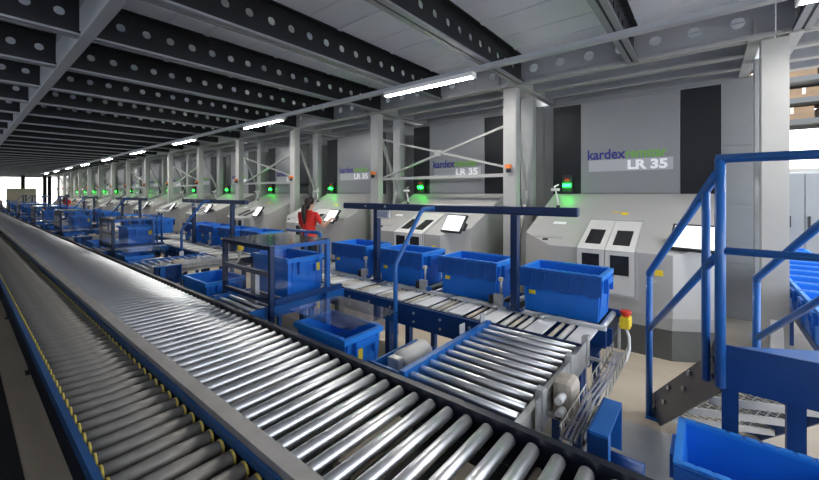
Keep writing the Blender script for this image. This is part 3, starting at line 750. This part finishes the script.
for k in range(3):
    z = .54 - k * .20; s0 = .14 + k * .25
    mb = MB()
    for a, b in (((s0, .01), (s0, WS - .01)), ((s0 + .24, .01), (s0 + .24, WS - .01))):
        mb.bar(P(a[0], a[1], z), P(b[0], b[1], z), .012, .04)
    tr = mb.build('tread', 'galv', t)
    ms = MB(); n = 12
    for q in range(-4, n + 1):                                          # expanded metal lattice
        for sgn in (1, -1):
            w0 = q * WS / n; w1 = w0 + .24 * .9
            lo, hi = max(w0, .012), min(w1, WS - .012)
            if hi <= lo: continue
            f0 = (lo - w0) / (w1 - w0); f1 = (hi - w0) / (w1 - w0)
            if sgn < 0: f0, f1 = 1 - f0, 1 - f1
            ms.bar(P(s0 + .24 * f0, lo, z + .012), P(s0 + .24 * f1, hi, z + .012), .007, .008)
    ms.build('tread_mesh', 'wire', tr)
# platform deck and fascia
PX = 2.52
ms = MB(); ms.prism([(PX + .02, -.07), (PX + .40, -.70), (PX + .55, -2.2), (PX + .02, -2.2)], lambda u, v, w: (u, v, w), ZP - .03, ZP); ms.build('platform_deck', 'blue', t)
MB().box(PX - .012, PX, -2.2, -.055, .69, .915).build('fascia', 'deepblue', t)
for yy in (-.09, -.33, -2.1): MB().box(PX + .005, PX + .07, yy - .033, yy + .033, 0, .87).build('leg', 'deepblue', t)
MB().box(PX + .42, PX + .48, -2.13, -2.07, 0, .87).build('leg', 'deepblue', t)
for yy in (-.09,): MB().box(PX - .03, PX + .1, yy - .07, yy + .07, 0, .012).build('foot_plate', 'deepblue', t)
tb = .023
def rail(name, pts, r=tb): return MB().sweep(pts, r, 12).build(name, 'blue', t)
wl = -.035
rail('post', [P(LR - .02, wl, .0), P(LR - .02, wl, 1.09)])
rail('handrail', [P(LR - .02, wl, 1.07), P(LR - .025, wl, 1.095), P(-.03, wl, 1.80)])
rail('handrail', [P(LR - .02, wl, .66), P(-.03, wl, 1.375)], .020)
rail('post', [P(.075, wl, .68), P(.075, wl, 1.72)], .020)
rail('post', [(PX - .03, -.050, .70), (PX - .03, -.050, 1.88)], .023)
rail('handrail', [(PX - .03, -.03, 1.88), (PX - .03, -2.2, 1.88)], .023)
rail('handrail', [(PX - .03, -.065, 1.405), (PX - .03, -2.2, 1.405)], .019)
rail('post', [(PX - .03, -2.15, .70), (PX - .03, -2.15, 1.88)], .023)
wr_ = WS + .035
rail('post', [P(LR - .02, wr_, .0), P(LR - .02, wr_, 1.09)])
rail('handrail', [P(LR - .02, wr_, 1.07), P(LR - .025, wr_, 1.095), P(-.05, wr_, 1.83)])
rail('handrail', [P(LR - .02, wr_, .66), P(-.05, wr_, 1.40)], .020)
for w in (0, WS):
    q = P(LR - .02, w, 0); MB().box(q.x - .07, q.x + .07, q.y - .05, q.y + .05, 0, .01).build('foot_plate', 'blue', t)
# big tote in front of it, on a stand
g = thing('tote_stand', 'low blue stand under the large tote in the bottom right corner', 'stand', (2.10, -.20, 0))
MB().box(-.2, .2, -.31, .31, .20, .23).build('stand_top', 'deepblue', g)
for a in (-.17, .17):
    for b_ in (-.28, .28): MB().box(a - .02, a + .02, b_ - .02, b_ + .02, 0, .20).build('leg', 'deepblue', g)
tote((2.10, -.185, .23), 0, 'large open blue tote in the bottom right corner before the staircase', 'totes', lids=True)
tag(MB().box(-1.6, .25, -2, 30, 0, .008).build('walkway_mat', 'rubber'), 'long black rubber walkway mat left of the narrow conveyor', 'mat')
tag(MB().box(2.25, 3.15, .05, .75, 0, .006).build('floor_mat', 'mat'), 'grey mat on the floor at the foot of the staircase', 'mat')

# ---------------------------------------------------------------- things past the first column, right edge
tk = thing('tote_track', 'low blue track carrying the row of totes behind the staircase', 'conveyor', (0, -.975, 0))
for s_ in (-1, 1): MB().box(4.2, 9.0, s_ * .25 - .02, s_ * .25 + .02, .36, .43).build('track_rail', 'deepblue', tk)
for k in range(9): MB().box(4.3 + k * .57, 4.34 + k * .57, -.23, .23, .37, .41).build('cross_bar', 'galv', tk)
for xx in (4.3, 5.9, 7.4, 8.8):
    for s_ in (-1, 1): MB().box(xx - .025, xx + .025, s_ * .25 - .02, s_ * .25 + .02, 0, .36).build('leg', 'deepblue', tk)
for k in range(11):
    tote((4.46 + k * .432, -.975, .43), 0, 'blue tote, %s in the row behind the staircase at the right edge' % (ORD[k] if k else 'foremost'), 'blue totes in the row at the right edge', lids=False)
cab = thing('switch_cabinet', 'tall grey switch cabinet behind the foremost column', 'cabinet', (9.4, -1.30, 0))
MB().bbox(0, .5, -.26, .22, 0, 2.08, .01).build('cabinet_body', 'frame', cab)
for y0, y1 in ((-.25, -.03), (-.01, .21)):
    d = MB().bbox(-.025, 0, y0, y1, .08, 2.05, .006).build('door', 'wall', cab); MB().box(-.05, -.025, y1 - .06, y1 - .03, 1.1, 1.3).build('handle', 'rubber', d)
sh = thing('storage_rack', 'high storage rack with cartons seen past the foremost column', 'rack', (12.5, -2.2, 0))
for yy in (-2.6, 0, 2.6):
    for xx in (0, 1.0): MB().box(xx - .05, xx + .05, yy - .05, yy + .05, 0, 5.2).build('upright', 'deepblue', sh)
for z in (3.45, 3.95, 4.45, 4.95):
    MB().box(-.05, 0, -2.6, 2.6, z - .12, z).box(1, 1.05, -2.6, 2.6, z - .12, z).build('shelf_beam', 'plinth', sh); MB().box(0, 1, -2.6, 2.6, z - .03, z).build('shelf_board', 'plinth', sh)
random.seed(5)
k = 0
for z in (3.45, 3.95, 4.45):
    y = -2.5; k = 0
    while y < 2.2:
        w = random.uniform(.45, .75); h = random.uniform(.22, .34)
        c = thing('carton', '%s brown carton from the right on the %s shelf of the high rack' % (['first'][k] if k == 0 else ORD[k], {3.45: 'lower', 3.95: 'middle', 4.45: 'upper'}[z]), 'box', (12.9, -2.2 + y + w / 2, z), group='cartons on the high rack')
        MB().bbox(-.35, .35, -w / 2, w / 2, 0, h, .01).build('carton_body', 'carton', c); MB().box(-.352, .352, -.03, .03, h - .15, h + .002).build('tape', 'beige', c)
        y += w + .08; k += 1

# ---------------------------------------------------------------- operator
def person(loc, rz, label):
    V = [(0, 0, .93), (0, 0, 1.03), (.01, 0, 1.16), (.015, 0, 1.29), (.0, 0, 1.38), (.01, 0, 1.43), (.035, 0, 1.50), (.035, 0, 1.585)]
    R = [(.15, .105), (.125, .095), (.135, .10), (.15, .10), (.085, .07), (.05, .05), (.078, .088), (.055, .07)]
    E = [(i, i + 1) for i in range(7)]
    def chain(start, pts, rs):
        p = start
        for q, r in zip(pts, rs):
            V.append(q); R.append(r if isinstance(r, tuple) else (r, r)); E.append((p, len(V) - 1)); p = len(V) - 1
        return p
    # right arm (y<0) reaches forward to the terminal, left arm hangs bent
    ra = chain(3, [(.0, -.165, 1.335), (.12, -.235, 1.13), (.36, -.16, 1.20), (.41, -.145, 1.225)], [.058, .042, .028, .032])
    for a, dz, l in ((-.030, .0, .07), (-.012, .012, .08), (.006, .014, .078), (.022, .010, .062)):
        chain(ra, [(.45, -.145 + a, 1.235 + dz), (.45 + l * .6, -.145 + a, 1.24 + dz - .008), (.45 + l, -.14 + a, 1.232 + dz - .02)], [.010, .009, .008])
    chain(ra, [(.415, -.11, 1.215), (.445, -.095, 1.22)], [.011, .009])
    la = chain(3, [(.0, .165, 1.335), (.03, .23, 1.10), (.24, .20, 1.06), (.29, .19, 1.06)], [.058, .042, .028, .032])
    for a, l in ((-.03, .06), (-.011, .075), (.008, .072), (.026, .058)):
        chain(la, [(.33, .19 + a, 1.06), (.33 + l * .6, .19 + a, 1.052), (.33 + l, .19 + a, 1.035)], [.010, .009, .008])
    chain(la, [(.30, .155, 1.065), (.33, .14, 1.065)], [.011, .009])
    for s in (-1, 1):
        chain(0, [(0, s * .095, .84), (.015, s * .10, .49), (-.01, s * .105, .10), (.03, s * .108, .045), (.14, s * .115, .035)], [.088, .058, .042, .042, .032])
    me = bpy.data.meshes.new('body'); me.from_pydata(V, E, []); ob = bpy.data.objects.new('body', me); C.objects.link(ob)
    md = ob.modifiers.new('s', 'SKIN'); md.use_smooth_shade = True
    for i, r in enumerate(R): ob.data.skin_vertices[0].data[i].radius = r
    ob.data.skin_vertices[0].data[0].use_root = True
    sb = ob.modifiers.new('d', 'SUBSURF'); sb.levels = 2; sb.render_levels = 2
    bpy.context.view_layer.update()
    me2 = bpy.data.meshes.new_from_object(ob.evaluated_get(bpy.context.evaluated_depsgraph_get())); bpy.data.objects.remove(ob)
    zmin = min(v.co.z for v in me2.vertices)
    for v in me2.vertices: v.co.z -= zmin
    for m in ('skin', 'shirt', 'trouser', 'rubber'): me2.materials.append(M[m])
    for p in me2.polygons:
        c = p.center; p.use_smooth = True
        if c.z < .09: p.material_index = 3
        elif c.z < .83 and abs(c.y) < .2: p.material_index = 2
        elif c.z < 1.41 and not (c.x > .06 and abs(c.y) > .12) and not (abs(c.y) > .19 and c.z < 1.16): p.material_index = 1
        else: p.material_index = 0
    t = thing('person', label, 'person', loc, rz, 'people')
    link('body', me2, t)
    h = MB(); h.ball((.012, 0, 1.565), .098, .088, .088, 14, 10); h.ball((-.05, 0, 1.50), .055, .075, .09, 12, 8)
    h.sweep([(-.085, 0, 1.53), (-.115, 0, 1.44), (-.12, .0, 1.33), (-.10, 0, 1.21), (-.095, 0, 1.14)], [.035, .048, .045, .035, .012], 10)
    h.build('hair', 'hair', t)
    f = MB(); f.ball((.115, 0, 1.505), .016, .012, .018, 8, 6)
    for s in (-1, 1): f.ball((.04, s * .082, 1.51), .016, .010, .026, 8, 6)
    f.build('nose_and_ears', 'skin', t)
    e = MB()
    for s in (-1, 1): e.ball((.103, s * .032, 1.525), .008, .014, .007, 8, 6)
    e.build('eyes', 'hair', t); MB().ball((.103, 0, 1.468), .008, .022, .006, 8, 6).build('mouth', 'red', t)
    return t
person((3.93, 5.50, 0), .18, 'person with long dark hair in a red shirt reaching for a terminal')
person((3.75, 27.3, 0), .5, 'tiny far person in a red shirt at the end of the aisle')

# ---------------------------------------------------------------- far end
t = thing('cream_cabinet', 'cream cabinet before the bright end window far away', 'cabinet', (3.2, 42.5, 0))
MB().bbox(-.8, .8, -.3, .3, 0, 2.1, .02).build('cabinet_body', 'cream', t)
for s in (0, 1): MB().box(-.78 + s * .79, -.02 + s * .79, -.32, -.3, .1, 2.05).build('door', 'cream', t)
for k, xx in enumerate((3.55, 4.9, 5.2)):
    t = thing('hall_column', ['dark column in front of the bright end window, left', 'dark column at the far end, left of the pair', 'dark column at the far end, right of the pair'][k], 'column', (xx, 46, 0), group='dark far columns')
    MB().box(-.12, .12, -.02, .02, 0, ZB - .012).box(-.12, -.10, -.12, .12, 0, ZB - .012).box(.10, .12, -.12, .12, 0, ZB - .012).build('shaft', 'beam', t)
    MB().box(-.2, .2, -.2, .2, 0, .02).build('base_plate', 'beam', t)
